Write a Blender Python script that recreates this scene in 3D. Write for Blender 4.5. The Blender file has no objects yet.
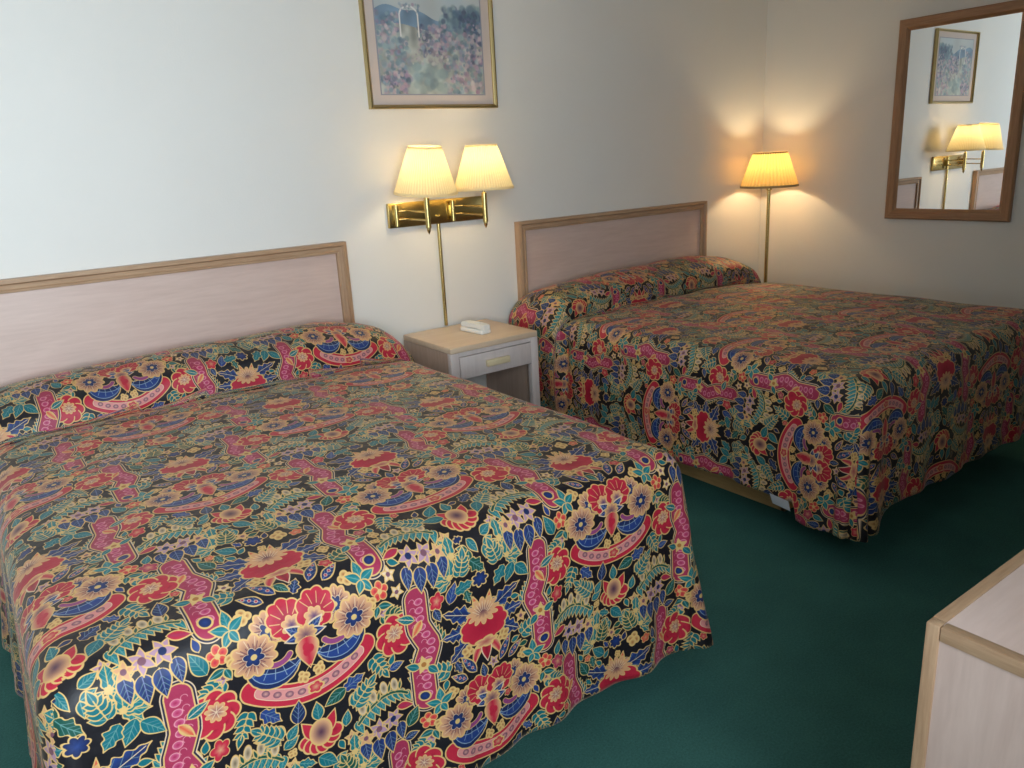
import bpy, bmesh, math, random
import numpy as np
from mathutils import Vector, Matrix
R = math.radians
scn = bpy.context.scene
COL = scn.collection

# ------------------------------------------------------------------ helpers
def tag(o, label=None, cat=None, group=None, kind=None):
    if label: o['label'] = label
    if cat: o['category'] = cat
    if group: o['group'] = group
    if kind: o['kind'] = kind
    return o

def empty(name, loc, label, cat, group=None, rz=0):
    o = bpy.data.objects.new(name, None)
    COL.objects.link(o)
    o.location = loc
    o.rotation_euler = (0, 0, rz)
    o.empty_display_size = .1
    return tag(o, label, cat, group)

def link(name, bm, mat, parent=None, smooth=True, angle=40):
    bmesh.ops.recalc_face_normals(bm, faces=bm.faces)
    me = bpy.data.meshes.new(name)
    bm.to_mesh(me)
    bm.free()
    if smooth:
        for p in me.polygons: p.use_smooth = True
        me.set_sharp_from_angle(angle=R(angle))
    o = bpy.data.objects.new(name, me)
    COL.objects.link(o)
    if mat: me.materials.append(mat)
    if parent: o.parent = parent
    return o

def box(bm, x0, x1, y0, y1, z0, z1, bev=0.0, seg=2):
    m = Matrix.Translation(((x0+x1)/2, (y0+y1)/2, (z0+z1)/2)) @ Matrix.Diagonal((abs(x1-x0), abs(y1-y0), abs(z1-z0), 1))
    r = bmesh.ops.create_cube(bm, size=1, matrix=m)
    if bev:
        es = list({e for v in r['verts'] for e in v.link_edges})
        bmesh.ops.bevel(bm, geom=es, offset=bev, segments=seg, affect='EDGES', profile=.5)
    return bm

def lathe(bm, prof, seg=48, mat=None, ripple=None):
    """prof: list of (r, z); open profile revolved round z"""
    mat = mat or Matrix()
    rings = []
    for k, (r, z) in enumerate(prof):
        ring = []
        for i in range(seg):
            a = 2*math.pi*i/seg
            rr = r + (ripple(i, k) if ripple else 0)
            ring.append(bm.verts.new(mat @ Vector((rr*math.cos(a), rr*math.sin(a), z))))
        rings.append(ring)
    for a, b in zip(rings, rings[1:]):
        for i in range(seg):
            j = (i+1) % seg
            bm.faces.new((a[i], a[j], b[j], b[i]))
    return rings

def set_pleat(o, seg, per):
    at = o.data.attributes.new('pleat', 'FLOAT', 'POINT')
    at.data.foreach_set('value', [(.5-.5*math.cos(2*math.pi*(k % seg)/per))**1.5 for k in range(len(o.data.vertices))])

def solid_lathe(bm, prof, seg=32, mat=None):
    rings = lathe(bm, prof, seg, mat)
    bm.faces.new(rings[0][::-1])
    bm.faces.new(rings[-1])

def tube(bm, pts, r, seg=12):
    pts = [Vector(p) for p in pts]
    rings = []
    for i, p in enumerate(pts):
        t = (pts[min(i+1, len(pts)-1)] - pts[max(i-1, 0)]).normalized()
        a = t.orthogonal().normalized() if abs(t.z) > .9 else t.cross(Vector((0, 0, 1))).normalized()
        b = t.cross(a)
        rings.append([bm.verts.new(p + (a*math.cos(2*math.pi*k/seg) + b*math.sin(2*math.pi*k/seg))*r) for k in range(seg)])
    for A, B in zip(rings, rings[1:]):
        for k in range(seg):
            j = (k+1) % seg
            bm.faces.new((A[k], A[j], B[j], B[k]))
    bm.faces.new(rings[0][::-1]); bm.faces.new(rings[-1])
    return bm

def prism(bm, outline, axis_pts):
    """sweep a closed 2D outline along mitred corners given as list of lists of points"""
    rings = [[bm.verts.new(p) for p in ring] for ring in axis_pts]
    n = len(rings[0])
    for A, B in zip(rings, rings[1:]):
        for k in range(n):
            j = (k+1) % n
            bm.faces.new((A[k], A[j], B[j], B[k]))
    return rings

def s2l(c):
    c = c/255.
    return c/12.92 if c <= .04045 else ((c+.055)/1.055)**2.4
def rgb(r, g, b): return (s2l(r), s2l(g), s2l(b), 1)

# ------------------------------------------------------------------ materials
def mat_new(name):
    m = bpy.data.materials.new(name)
    m.use_nodes = True
    nt = m.node_tree
    return m, nt, nt.nodes['Principled BSDF']

def N(nt, typ, **kw):
    n = nt.nodes.new(typ)
    for k, v in kw.items():
        if k.startswith('i_'): n.inputs[k[2:]].default_value = v
        else: setattr(n, k, v)
    return n

def mat_plain(name, col, rough=.5, metal=0, noise=.04, scale=30, bump=0, bscale=200, **extra):
    m, nt, p = mat_new(name)
    tc = N(nt, 'ShaderNodeTexCoord')
    nz = N(nt, 'ShaderNodeTexNoise'); nz.inputs['Scale'].default_value = scale; nz.inputs['Detail'].default_value = 4
    nt.links.new(tc.outputs['Object'], nz.inputs['Vector'])
    mx = N(nt, 'ShaderNodeMix', data_type='RGBA')
    mx.inputs[6].default_value = tuple(c*(1-noise*2) for c in col[:3])+(1,)
    mx.inputs[7].default_value = tuple(min(1, c*(1+noise*2)) for c in col[:3])+(1,)
    nt.links.new(nz.outputs['Fac'], mx.inputs[0])
    nt.links.new(mx.outputs[2], p.inputs['Base Color'])
    p.inputs['Roughness'].default_value = rough
    p.inputs['Metallic'].default_value = metal
    if bump:
        nb = N(nt, 'ShaderNodeTexNoise'); nb.inputs['Scale'].default_value = bscale; nb.inputs['Detail'].default_value = 3
        nt.links.new(tc.outputs['Object'], nb.inputs['Vector'])
        bp = N(nt, 'ShaderNodeBump'); bp.inputs['Strength'].default_value = bump; bp.inputs['Distance'].default_value = .004
        nt.links.new(nb.outputs['Fac'], bp.inputs['Height'])
        nt.links.new(bp.outputs['Normal'], p.inputs['Normal'])
    for k, v in extra.items(): p.inputs[k].default_value = v
    return m

def mat_wood(name, c1, c2, axis='X', scale=9, stretch=14, rough=.42, contrast=1.0):
    """grain stretched along the given object axis"""
    m, nt, p = mat_new(name)
    tc = N(nt, 'ShaderNodeTexCoord')
    mp = N(nt, 'ShaderNodeMapping')
    s = [stretch, stretch, stretch]
    s['XYZ'.index(axis)] = 1
    mp.inputs['Scale'].default_value = s
    nt.links.new(tc.outputs['Object'], mp.inputs['Vector'])
    n1 = N(nt, 'ShaderNodeTexNoise'); n1.inputs['Scale'].default_value = scale*.5; n1.inputs['Detail'].default_value = 7; n1.inputs['Roughness'].default_value = .65; n1.inputs['Distortion'].default_value = .4
    nt.links.new(mp.outputs['Vector'], n1.inputs['Vector'])
    n2 = N(nt, 'ShaderNodeTexNoise'); n2.inputs['Scale'].default_value = scale*2.2; n2.inputs['Detail'].default_value = 3
    nt.links.new(mp.outputs['Vector'], n2.inputs['Vector'])
    ad = N(nt, 'ShaderNodeMath', operation='MULTIPLY_ADD'); ad.inputs[1].default_value = .4; 
    nt.links.new(n2.outputs['Fac'], ad.inputs[0]); nt.links.new(n1.outputs['Fac'], ad.inputs[2])
    cr = N(nt, 'ShaderNodeValToRGB')
    cr.color_ramp.elements[0].position = .7-.28/contrast; cr.color_ramp.elements[0].color = c2
    cr.color_ramp.elements[1].position = .7+.28/contrast; cr.color_ramp.elements[1].color = c1
    nt.links.new(ad.outputs[0], cr.inputs[0])
    nt.links.new(cr.outputs[0], p.inputs['Base Color'])
    p.inputs['Roughness'].default_value = rough
    bp = N(nt, 'ShaderNodeBump'); bp.inputs['Strength'].default_value = .06; bp.inputs['Distance'].default_value = .002
    nt.links.new(ad.outputs[0], bp.inputs['Height']); nt.links.new(bp.outputs['Normal'], p.inputs['Normal'])
    return m

M = {}
M['wall'] = mat_plain('wall_paint', rgb(230, 225, 218), .55, noise=.012, scale=4, bump=.12, bscale=160)
M['ceiling'] = mat_plain('ceiling_paint', rgb(235, 233, 226), .9, noise=.02, bump=.4, bscale=90)
M['oak_x'] = mat_wood('oak_trim_x', rgb(194, 160, 128), rgb(156, 120, 90), 'X')
M['oak_y'] = mat_wood('oak_trim_y', rgb(194, 160, 128), rgb(156, 120, 90), 'Y')
M['oak_z'] = mat_wood('oak_trim_z', rgb(194, 160, 128), rgb(156, 120, 90), 'Z')
M['mir_y'] = mat_wood('mirror_oak_y', rgb(186, 140, 102), rgb(146, 102, 68), 'Y')
M['mir_z'] = mat_wood('mirror_oak_z', rgb(186, 140, 102), rgb(146, 102, 68), 'Z')
M['lam_x'] = mat_wood('pale_laminate_x', rgb(214, 188, 176), rgb(196, 168, 156), 'X', scale=5, stretch=10, rough=.38)
M['lam_top_lit'] = mat_wood('dresser_top_lit_laminate', rgb(232, 206, 196), rgb(214, 186, 174), 'X', scale=5, stretch=10, rough=.35)  # paler copy of the laminate: light on the top put into its colour
M['lam_z'] = mat_wood('pale_laminate_z', rgb(212, 186, 174), rgb(190, 162, 150), 'Z', scale=5, stretch=10, rough=.38)
M['night_top'] = mat_wood('nightstand_top', rgb(222, 196, 168), rgb(205, 176, 148), 'X', scale=5, stretch=10, rough=.35)
M['night'] = mat_wood('nightstand_laminate', rgb(214, 200, 194), rgb(196, 180, 174), 'Z', scale=5, stretch=10, rough=.45)
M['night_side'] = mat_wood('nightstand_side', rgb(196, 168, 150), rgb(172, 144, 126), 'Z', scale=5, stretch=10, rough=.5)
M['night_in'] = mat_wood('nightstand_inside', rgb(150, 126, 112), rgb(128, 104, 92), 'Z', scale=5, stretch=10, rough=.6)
M['plinth'] = mat_wood('plinth_board', rgb(205, 168, 112), rgb(170, 130, 80), 'Y', scale=7, stretch=7, rough=.6)
M['brass'] = mat_plain('polished_brass', rgb(196, 172, 112), .24, 1, noise=.02)
M['gold'] = mat_plain('gold_frame', rgb(196, 174, 124), .3, 1, noise=.03)
M['phone'] = mat_plain('ivory_plastic', rgb(238, 234, 226), .35, noise=.01)
M['dark'] = mat_plain('dark_gap', rgb(40, 34, 30), .8)
M['pull'] = mat_plain('drawer_pull_cream', rgb(218, 198, 160), .4, noise=.03)
M['mattress'] = mat_plain('mattress_ticking', rgb(225, 222, 214), .9, bump=.2)
M['tag'] = mat_plain('white_cloth_tag', rgb(232, 232, 236), .8)
M['liner'] = mat_plain('picture_mat', rgb(206, 189, 180), .8, noise=.01)
M['black'] = mat_plain('black_rubber', rgb(25, 24, 24), .6)

def mat_carpet():
    m, nt, p = mat_new('green_carpet')
    tc = N(nt, 'ShaderNodeTexCoord')
    a = N(nt, 'ShaderNodeTexNoise'); a.inputs['Scale'].default_value = 170; a.inputs['Detail'].default_value = 5; a.inputs['Roughness'].default_value = .75
    b = N(nt, 'ShaderNodeTexNoise'); b.inputs['Scale'].default_value = 5; b.inputs['Detail'].default_value = 3
    for n in (a, b): nt.links.new(tc.outputs['Object'], n.inputs['Vector'])
    ad = N(nt, 'ShaderNodeMath', operation='MULTIPLY_ADD'); ad.inputs[1].default_value = .35
    nt.links.new(b.outputs['Fac'], ad.inputs[0]); nt.links.new(a.outputs['Fac'], ad.inputs[2])
    cr = N(nt, 'ShaderNodeValToRGB')
    cr.color_ramp.elements[0].position = .4; cr.color_ramp.elements[0].color = rgb(38, 72, 68)
    cr.color_ramp.elements[1].position = .95; cr.color_ramp.elements[1].color = rgb(68, 116, 108)
    nt.links.new(ad.outputs[0], cr.inputs[0]); nt.links.new(cr.outputs[0], p.inputs['Base Color'])
    p.inputs['Roughness'].default_value = .95
    p.inputs['Specular IOR Level'].default_value = .15
    p.inputs['Sheen Weight'].default_value = .25
    p.inputs['Sheen Tint'].default_value = rgb(90, 150, 135)
    bp = N(nt, 'ShaderNodeBump'); bp.inputs['Strength'].default_value = .6; bp.inputs['Distance'].default_value = .006
    nt.links.new(a.outputs['Fac'], bp.inputs['Height']); nt.links.new(bp.outputs['Normal'], p.inputs['Normal'])
    return m
M['carpet'] = mat_carpet()

def mat_shade(name, col, glow, dark=.55):
    """pleated lamp shade fabric, lit from inside by its own bulb"""
    m, nt, p = mat_new(name)
    tc = N(nt, 'ShaderNodeTexCoord')
    nz = N(nt, 'ShaderNodeTexNoise'); nz.inputs['Scale'].default_value = 60
    nt.links.new(tc.outputs['Object'], nz.inputs['Vector'])
    mx = N(nt, 'ShaderNodeMix', data_type='RGBA')
    mx.inputs[6].default_value = tuple(c*.92 for c in col[:3])+(1,); mx.inputs[7].default_value = col
    nt.links.new(nz.outputs['Fac'], mx.inputs[0])
    nt.links.new(mx.outputs[2], p.inputs['Base Color'])
    # dimmer light through the doubled pleats, painted into the cloth colour
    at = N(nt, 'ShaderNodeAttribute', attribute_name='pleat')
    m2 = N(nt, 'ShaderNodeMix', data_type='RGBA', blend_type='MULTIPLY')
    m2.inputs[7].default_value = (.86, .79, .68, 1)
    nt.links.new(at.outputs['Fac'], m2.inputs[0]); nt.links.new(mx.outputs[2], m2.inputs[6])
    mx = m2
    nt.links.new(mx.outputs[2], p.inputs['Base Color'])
    p.inputs['Roughness'].default_value = .8
    tr = N(nt, 'ShaderNodeBsdfTranslucent')
    nt.links.new(mx.outputs[2], tr.inputs['Color'])
    ms = N(nt, 'ShaderNodeMixShader'); ms.inputs[0].default_value = glow
    nt.links.new(p.outputs[0], ms.inputs[1]); nt.links.new(tr.outputs[0], ms.inputs[2])
    nt.links.new(ms.outputs[0], nt.nodes['Material Output'].inputs['Surface'])
    return m
M['shade'] = mat_shade('cream_pleated_shade', rgb(250, 234, 188), .30)
M['shade_gold'] = mat_shade('golden_pleated_shade', rgb(246, 206, 130), .26)
M['trim_brown'] = mat_plain('shade_trim', rgb(176, 148, 100), .7)

# mirror glass
m, nt, p = mat_new('mirror_glass')
nz = N(nt, 'ShaderNodeTexNoise'); nz.inputs['Scale'].default_value = 3
mx = N(nt, 'ShaderNodeMix', data_type='RGBA'); mx.inputs[6].default_value = (.90, .92, .91, 1); mx.inputs[7].default_value = (.93, .94, .94, 1)
nt.links.new(nz.outputs['Fac'], mx.inputs[0]); nt.links.new(mx.outputs[2], p.inputs['Base Color'])
p.inputs['Metallic'].default_value = 1; p.inputs['Roughness'].default_value = .0
M['mirror'] = m
# window glass
m, nt, p = mat_new('window_glass')
p.inputs['Transmission Weight'].default_value = 1; p.inputs['Roughness'].default_value = 0; p.inputs['IOR'].default_value = 1.02
M['glass'] = m

# ------------------------------------------------------------------ printed fabric, painted procedurally
class Canvas:
    def __init__(s, W, H, w, h, bg):
        s.W, s.H, s.w, s.h = W, H, w, h          # metres, pixels
        s.px = W/w
        s.a = np.empty((h, w, 3)); s.a[:] = np.array(bg)/255.
    def region(s, cx, cy, rad):
        i0 = int(math.floor((cx-rad)/s.px)); i1 = int(math.ceil((cx+rad)/s.px))+1
        j0 = int(math.floor((cy-rad)/s.px)); j1 = int(math.ceil((cy+rad)/s.px))+1
        I = np.arange(i0, i1); J = np.arange(j0, j1)
        X, Y = np.meshgrid((I+.5)*s.px, (J+.5)*s.px)
        return np.ix_(J % s.h, I % s.w), X, Y
    def put(s, ix, d, fill, outline, ow, fade=None, fade_col=None):
        cur = s.a[ix]
        al = np.clip(.5 - d/s.px, 0, 1)[..., None]
        col = np.array(fill)/255.
        if fade is not None:
            f = np.clip(fade, 0, 1)[..., None]
            col = col*(1-f) + np.array(fade_col)/255.*f
        cur = cur*(1-al) + col*al
        if outline is not None:
            ao = np.clip(.5 - (np.abs(d)-ow)/s.px, 0, 1)[..., None]
            cur = cur*(1-ao) + np.array(outline)/255.*ao
        s.a[ix] = cur

GOLD = (230, 194, 124); CREAM = (226, 196, 128); RED = (196, 38, 66); PINK = (172, 52, 90); TEAL = (10, 112, 126)
BLUE = (34, 64, 136); NAVY = (24, 42, 94); PEACH = (222, 172, 128); LAV = (184, 150, 178); ORAN = (222, 96, 72)
DKG = (18, 84, 74); WHT = (236, 214, 180); MAU = (126, 84, 104); PALEB = (150, 176, 200); BG = (22, 18, 26)

def fabric_tile():
    PX, PY = .78, .66
    w = 1040; h = 880
    C = Canvas(PX, PY, w, h, BG)
    st = {'o': (0, 0), 'm': 1}
    rnd = random.Random(4)
    def T(x, y): return st['o'][0] + st['m']*x, st['o'][1] + y
    def ang(r): return r if st['m'] == 1 else math.pi - r
    def blob(x, y, rx, ry, rot=0, lobes=0, amp=0, fill=RED, c=None, cr=.8, out=GOLD, ow=.0017, ph=0):
        X0, Y0 = T(x, y); rot = ang(rot)
        ix, X, Y = C.region(X0, Y0, max(rx, ry)*(1+amp)+.004)
        dx, dy = X-X0, Y-Y0
        a = (dx*math.cos(rot)+dy*math.sin(rot))/rx
        b = (-dx*math.sin(rot)+dy*math.cos(rot))/ry
        rho = np.hypot(a, b); th = np.arctan2(b, a)
        rr = 1 + (amp*(np.abs(np.cos(lobes*th/2+ph))*2-1) if lobes else 0)
        d = (rho-rr)*min(rx, ry)
        C.put(ix, d, fill, out, ow, fade=(1 - rho/rr/cr) if c else None, fade_col=c)
    def leaf(x0, y0, x1, y1, wd, fill=TEAL, c=None, out=GOLD, rib=None, ow=.0015, serr=0, bend=0, pw=.75):
        A = T(x0, y0); B = T(x1, y1)
        L = math.hypot(B[0]-A[0], B[1]-A[1])
        ix, X, Y = C.region((A[0]+B[0])/2, (A[1]+B[1])/2, L/2+wd+abs(bend)*L+.004)
        ux, uy = (B[0]-A[0])/L, (B[1]-A[1])/L
        t = ((X-A[0])*ux+(Y-A[1])*uy)/L
        q = -(X-A[0])*uy+(Y-A[1])*ux
        q = q - st['m']*bend*L*4*t*(1-t)
        tc = np.clip(t, 0, 1)
        wv = wd*np.sin(np.pi*tc**pw)
        if serr: wv = wv*(1+.22*np.sin(2*np.pi*serr*tc))
        d = np.maximum(np.abs(q)-wv, np.maximum(-t, t-1)*L)
        f = None
        if c: f = 1-np.abs(q)/(wd*.8)
        C.put(ix, d, fill, out, ow, fade=f, fade_col=c)
        if rib is None and wd > .0072:
            rib = (104, 160, 158) if fill in (TEAL, DKG) else (112, 128, 178) if fill in (BLUE, NAVY) else None
        if wd > .0095 and fill in (TEAL, DKG, BLUE, NAVY):
            for k in range(3):
                for sg in (-1, 1):
                    d3 = np.maximum(np.abs(q*sg - (t-(.22+.2*k))*L*.8)-.0006, np.maximum(-q*sg, np.abs(q)-wv*.85))
                    C.put(ix, d3, (120, 156, 160), None, 0)
        if rib:
            d2 = np.maximum(np.abs(q)-.0009, np.maximum(.05-t, t-.9)*L)
            C.put(ix, d2, rib, None, 0)
    def line(pts, wd, col, out=None, ow=.001, taper=False):
        P = np.array([T(*p) for p in pts])
        c0 = (P.min(0)+P.max(0))/2; rad = np.max(P.max(0)-P.min(0))/2+wd+.004
        ix, X, Y = C.region(c0[0], c0[1], rad)
        D = np.full(X.shape, 9.)
        n = len(P)-1
        for k in range(n):
            a, b = P[k], P[k+1]; e = b-a; l2 = e@e+1e-12
            t = np.clip(((X-a[0])*e[0]+(Y-a[1])*e[1])/l2, 0, 1)
            ww = wd
            if taper: ww = wd*np.sin(np.pi*np.clip((k+t)/n, .06, .94))
            D = np.minimum(D, np.hypot(X-a[0]-t*e[0], Y-a[1]-t*e[1])-ww)
        C.put(ix, D, col, out, ow)
    def arc(cx, cy, r, a0, a1, n=16, sy=1):
        return [(cx+r*math.cos(R(a0+(a1-a0)*i/n)), cy+sy*r*math.sin(R(a0+(a1-a0)*i/n))) for i in range(n+1)]
    def bud(x, y, r=.013, rot=0, col=CREAM):
        ca, sa = math.cos(rot), math.sin(rot)
        for p, q in ((-.55, 0), (.05, -.5), (.05, .5), (.6, 0)):
            blob(x+(ca*p-sa*q)*r, y+(sa*p+ca*q)*r, r*.62, r*.50, rot+q, 0, 0, col, (168, 112, 66), .75, GOLD, .0009)
    def star(x, y, r, n=5, fill=LAV, c=MAU, ph=.3):
        for k in range(n):
            a = ph+2*math.pi*k/n
            leaf(x, y, x+r*math.cos(a), y+r*math.sin(a), r*.3, fill, None, GOLD, ow=.0013, pw=.6)
        blob(x, y, r*.28, r*.28, 0, 0, 0, c, None, 1, None)
    def sprig(x, y, a, L, n=5, fill=TEAL, sz=.02):
        ex, ey = x+L*math.cos(a), y+L*math.sin(a)
        for k in range(n):
            t = k/n
            px, py = x+L*t*math.cos(a), y+L*t*math.sin(a)
            for sgn in (-1, 1):
                b = a+sgn*.95
                s = sz*(1-.4*t)
                leaf(px, py, px+s*1.5*math.cos(b), py+s*1.5*math.sin(b), s*.42, fill, None, GOLD, ow=.0013)
        leaf(x+L*.8*math.cos(a), y+L*.8*math.sin(a), ex+sz*math.cos(a), ey+sz*math.sin(a), sz*.4, fill)
        line([(x, y), (ex, ey)], .0011, GOLD)
    def pansy(x, y, r, rot=0):
        blob(x, y, r, r*.93, rot, 11, .09, PEACH, (120, 78, 84), .95, GOLD)
        for k in range(11):
            a = 2*math.pi*k/11+.2
            line([(x+r*.55*math.cos(a), y+r*.55*math.sin(a)), (x+r*.9*math.cos(a), y+r*.9*math.sin(a))], .0006, WHT)
        for k in range(22):
            a = 2*math.pi*(k+.5)/22+.2
            line([(x+r*.40*math.cos(a), y+r*.38*math.sin(a)), (x+r*(.66+.1*(k % 2))*math.cos(a), y+r*(.62+.1*(k % 2))*math.sin(a))], .0006, (96, 58, 78))
        blob(x, y, r*.42, r*.39, rot, 6, .22, NAVY, (40, 70, 140), .9, WHT, .0007)
        blob(x, y, r*.15, r*.15, 0, 0, 0, CREAM, None, 1, None)
    def roundflower(x, y, r):
        for k in range(8):
            a = 2*math.pi*k/8+.2
            blob(x+r*.56*math.cos(a), y+r*.56*math.sin(a), r*.46, r*.40, a, 0, 0, RED, (158, 20, 52), .5, GOLD)
        blob(x, y, r*.62, r*.6, 0, 0, 0, RED, None, 1, None)
        blob(x-.004, y+.004, r*.38, r*.35, .4, 9, .16, PEACH, (130, 80, 96), .75, GOLD, .001)
        for k in range(7):
            a = 2*math.pi*k/7
            line([(x-.004, y+.004), (x-.004+r*.29*math.cos(a), y+.004+r*.27*math.sin(a))], .0007, WHT)
    def ribbon():
        # a stepped rose-pink strip on each side of the half flower
        pts = []
        for i in range(25):
            v = .085+.235*i/24
            x = .138 + .020*math.tanh((v-.205)/.012)*(-1 if v < .205 else 1)*min(1, abs(v-.205)/.05) 
            pts.append((x, v))
        line(pts, .0290, (30, 30, 60), WHT, .0011, False)
        line(pts, .0235, PINK, GOLD, .0014, False)
        for i in range(1, 24, 2):
            x, y = pts[i]
            blob(x+.006*(-1)**i, y, .0085, .007, 0, 0, 0, (206, 96, 140), (168, 40, 88), .8, (232, 160, 176), .0008)
            line(arc(x-.009*(-1)**i, y+.004, .006, 0, 230, 8), .0006, (232, 160, 176))
    def feather(x, y, a, L=.115):
        # curved teal plume with cream buds above and lavender blossoms below
        n = 9
        cs = []
        for k in range(n+1):
            t = k/n-.5
            px = x + L*t*math.cos(a) - .028*(1-4*t*t)*math.sin(a)*-1*0
            py = y + L*t*math.sin(a) + .026*(1-4*t*t)
            cs.append((px, py))
        for k in range(n+1):
            px, py = cs[k]
            s = .022*(1-.45*abs(k/n-.35))
            leaf(px-.004, py+.007, px+.008, py-s*1.5, s*.52, TEAL, (20, 140, 150), GOLD, ow=.0013, pw=.55)
        line(cs, .0035, DKG, GOLD, .001)
        for k in range(1, n, 2):
            px, py = cs[k]
            blob(px-.002, py+.018, .0080, .0150, .15, 0, 0, WHT, (120, 110, 90), .9, GOLD, .0009)
            leaf(px+.008, py+.002, px+.013, py+.024, .004, DKG)
    def rosehalf(x, y):
        # red half-cup flower with pale spiky crown
        for sgn in (-1, 1):
            leaf(x+sgn*.012, y+.012, x+sgn*.105, y+.052, .019, BLUE, NAVY, GOLD, WHT, serr=5)
            leaf(x+sgn*.03, y-.010, x+sgn*.112, y-.004, .018, NAVY, BLUE, GOLD, WHT, serr=5)
            leaf(x+sgn*.035, y-.028, x+sgn*.10, y-.068, .018, BLUE, NAVY, GOLD, WHT, serr=4)
        for sgn in (-1, 1):
            leaf(x+sgn*.012, y+.02, x+sgn*.022, y+.062, .008, PEACH, ORAN)
        blob(x, y-.016, .062, .040, 0, 9, .05, RED, (170, 20, 54), .9, GOLD, .0016)
        blob(x, y+.020, .036, .027, 0, 12, .2, PEACH, (110, 70, 80), .6, GOLD, .0013)
        for k in range(9):
            a = R(20+k*17.5)
            line([(x+.012*math.cos(a), y+.010+.012*math.sin(a)), (x+.028*math.cos(a), y+.018+.024*math.sin(a))], .0007, WHT)
    def bell(x, y):
        for sgn in (-1, 1):
            leaf(x+sgn*.004, y+.026, x+sgn*.036, y-.026, .010, PEACH, RED, GOLD, bend=.12*sgn)
        leaf(x, y+.03, x, y-.026, .013, RED, (150, 20, 46), WHT)
        blob(x, y+.022, .025, .010, 0, 5, .2, PEACH, (176, 90, 90), .8, GOLD)
    def complexA():
        # yellow buds + smiling crescent
        line(arc(0, .05, .160, 226, 314, 24, sy=.98), .0225, RED, GOLD, .0016)
        line(arc(0, .05, .158, 232, 308, 24, sy=.98), .0115, (224, 152, 150), WHT, .0008)
        for k in range(9):
            a = R(236+k*8.5)
            blob(.158*math.cos(a), .05+.155*math.sin(a), .0065, .008, a, 0, 0, MAU, (224, 170, 160), .9, None)
        blob(.004, -.106, .014, .011, 0, 5, .15, RED, PEACH, .8, GOLD)
        # blue fans
        for sgn in (-1, 1):
            cx, cy = sgn*.058, .000
            P = arc(cx, cy, .050, 180 if sgn < 0 else 215, 325 if sgn < 0 else 360, 14)
            line(P, .026, NAVY, GOLD, .0015, True)
            line(arc(cx, cy, .055, 195 if sgn < 0 else 225, 315 if sgn < 0 else 345, 12), .010, BLUE, PALEB, .0009, True)
            line(arc(cx, cy, .029, 180 if sgn < 0 else 215, 325 if sgn < 0 else 360, 12), .006, (150, 70, 130), GOLD, .0009)
            for k in range(6):
                a = R((195 if sgn < 0 else 225)+k*22)
                line([(cx+.036*math.cos(a), cy+.036*math.sin(a)), (cx+.058*math.cos(a), cy+.058*math.sin(a))], .0007, PALEB)
        for sgn in (-1, 1):
            pansy(sgn*.066, .040, .030, .8*sgn)
            pansy(sgn*.098, .004, .040, .3*sgn)
        for sgn in (-1, 1):
            blob(sgn*.027, .044, .038, .033, .5*sgn, 9, .07, RED, (160, 20, 52), .9, GOLD, .0015)
            for k in range(6):
                a = R(90-sgn*35)+R((k-2.5)*32)
                line([(sgn*.027+.016*math.cos(a), .040+.014*math.sin(a)), (sgn*.027+.034*math.cos(a), .042+.030*math.sin(a))], .0008, GOLD)
            blob(sgn*.022, .034, .017, .014, 0, 7, .15, PEACH, (90, 60, 110), .7, GOLD, .001)
        for sgn in (-1, 1):
            leaf(0, .008, sgn*.036, .032, .010, NAVY, BLUE, WHT)
            leaf(0, .008, sgn*.040, .008, .009, NAVY, BLUE, WHT)
        blob(0, .008, .019, .017, 0, 9, .12, PEACH, (110, 76, 96), .9, GOLD)
        leaf(0, .004, 0, -.062, .022, PEACH, RED, GOLD, ow=.0014, pw=.6)
        blob(0, -.022, .010, .012, 0, 3, .2, RED, None, 1, None)
        bud(-.016, -.075, .0115, -1.2); bud(.016, -.070, .0115, -2)
        line([(0, -.055), (-.01, -.066)], .0008, GOLD); line([(0, -.055), (.012, -.062)], .0008, GOLD)
    def cell():
        # sparse filler leaves first
        for sgn in (-1, 1):
            st['m'] = sgn
            for (x, y, a, L) in ((.10, .125, .5, .05), (.155, -.018, -.3, .04), (.02, -.285, -.6, .06), (.08, -.155, -1.2, .05), (.115, .20, 1.2, .05), (.17, .13, 1.6, .06), (.05, -.33, 1.9, .04)):
                sprig(x, y, a, L, 4, TEAL if rnd.random() < .7 else DKG, .019)
            for (x, y) in ((.14, .16), (.11, -.17), (.17, .17), (.06, -.25), (.155, -.01)):
                star(x, y, .016, 5, PEACH if rnd.random() < .5 else LAV, MAU, rnd.random()*3)
        for sgn in (-1, 1):
            st['m'] = sgn
            ribbon()
            # star flower on ribbon
            star(.155, .165, .020, 5, CREAM, (176, 120, 60), .2)
            leaf(.165, .16, .195, .175, .009, TEAL); leaf(.146, .158, .125, .135, .009, TEAL); leaf(.165, .272, .205, .29, .010, TEAL, None, GOLD, WHT); leaf(.15, .266, .172, .235, .008, CREAM, ORAN)
        for sgn in (-1, 1):
            st['m'] = sgn
            for (x, y) in ((.062, -.285), (.075, -.325)):
                for k in range(5):
                    a = -.9+k*.6+(0 if sgn > 0 else .2)
                    leaf(x, y, x+.044*math.cos(a), y+.044*math.sin(a), .0110, TEAL, (16, 134, 140), GOLD, GOLD, serr=2)
                blob(x, y, .006, .006, 0, 5, .2, CREAM, None, 1, GOLD, .0008)
            # blue drops + lavender stars
            for (x, y, s) in ((.085, -.288, .034), (.112, -.296, .038), (.140, -.296, .038), (.168, -.288, .032)):
                leaf(x, y+.014, x+.002, y-s, s*.40, BLUE, NAVY, GOLD, pw=.6)
            star(.118, -.262, .024, 6, LAV, MAU, .4); star(.152, -.258, .024, 6, LAV, NAVY, .9); star(.088, -.268, .018, 5, PEACH, MAU, .1)
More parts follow.
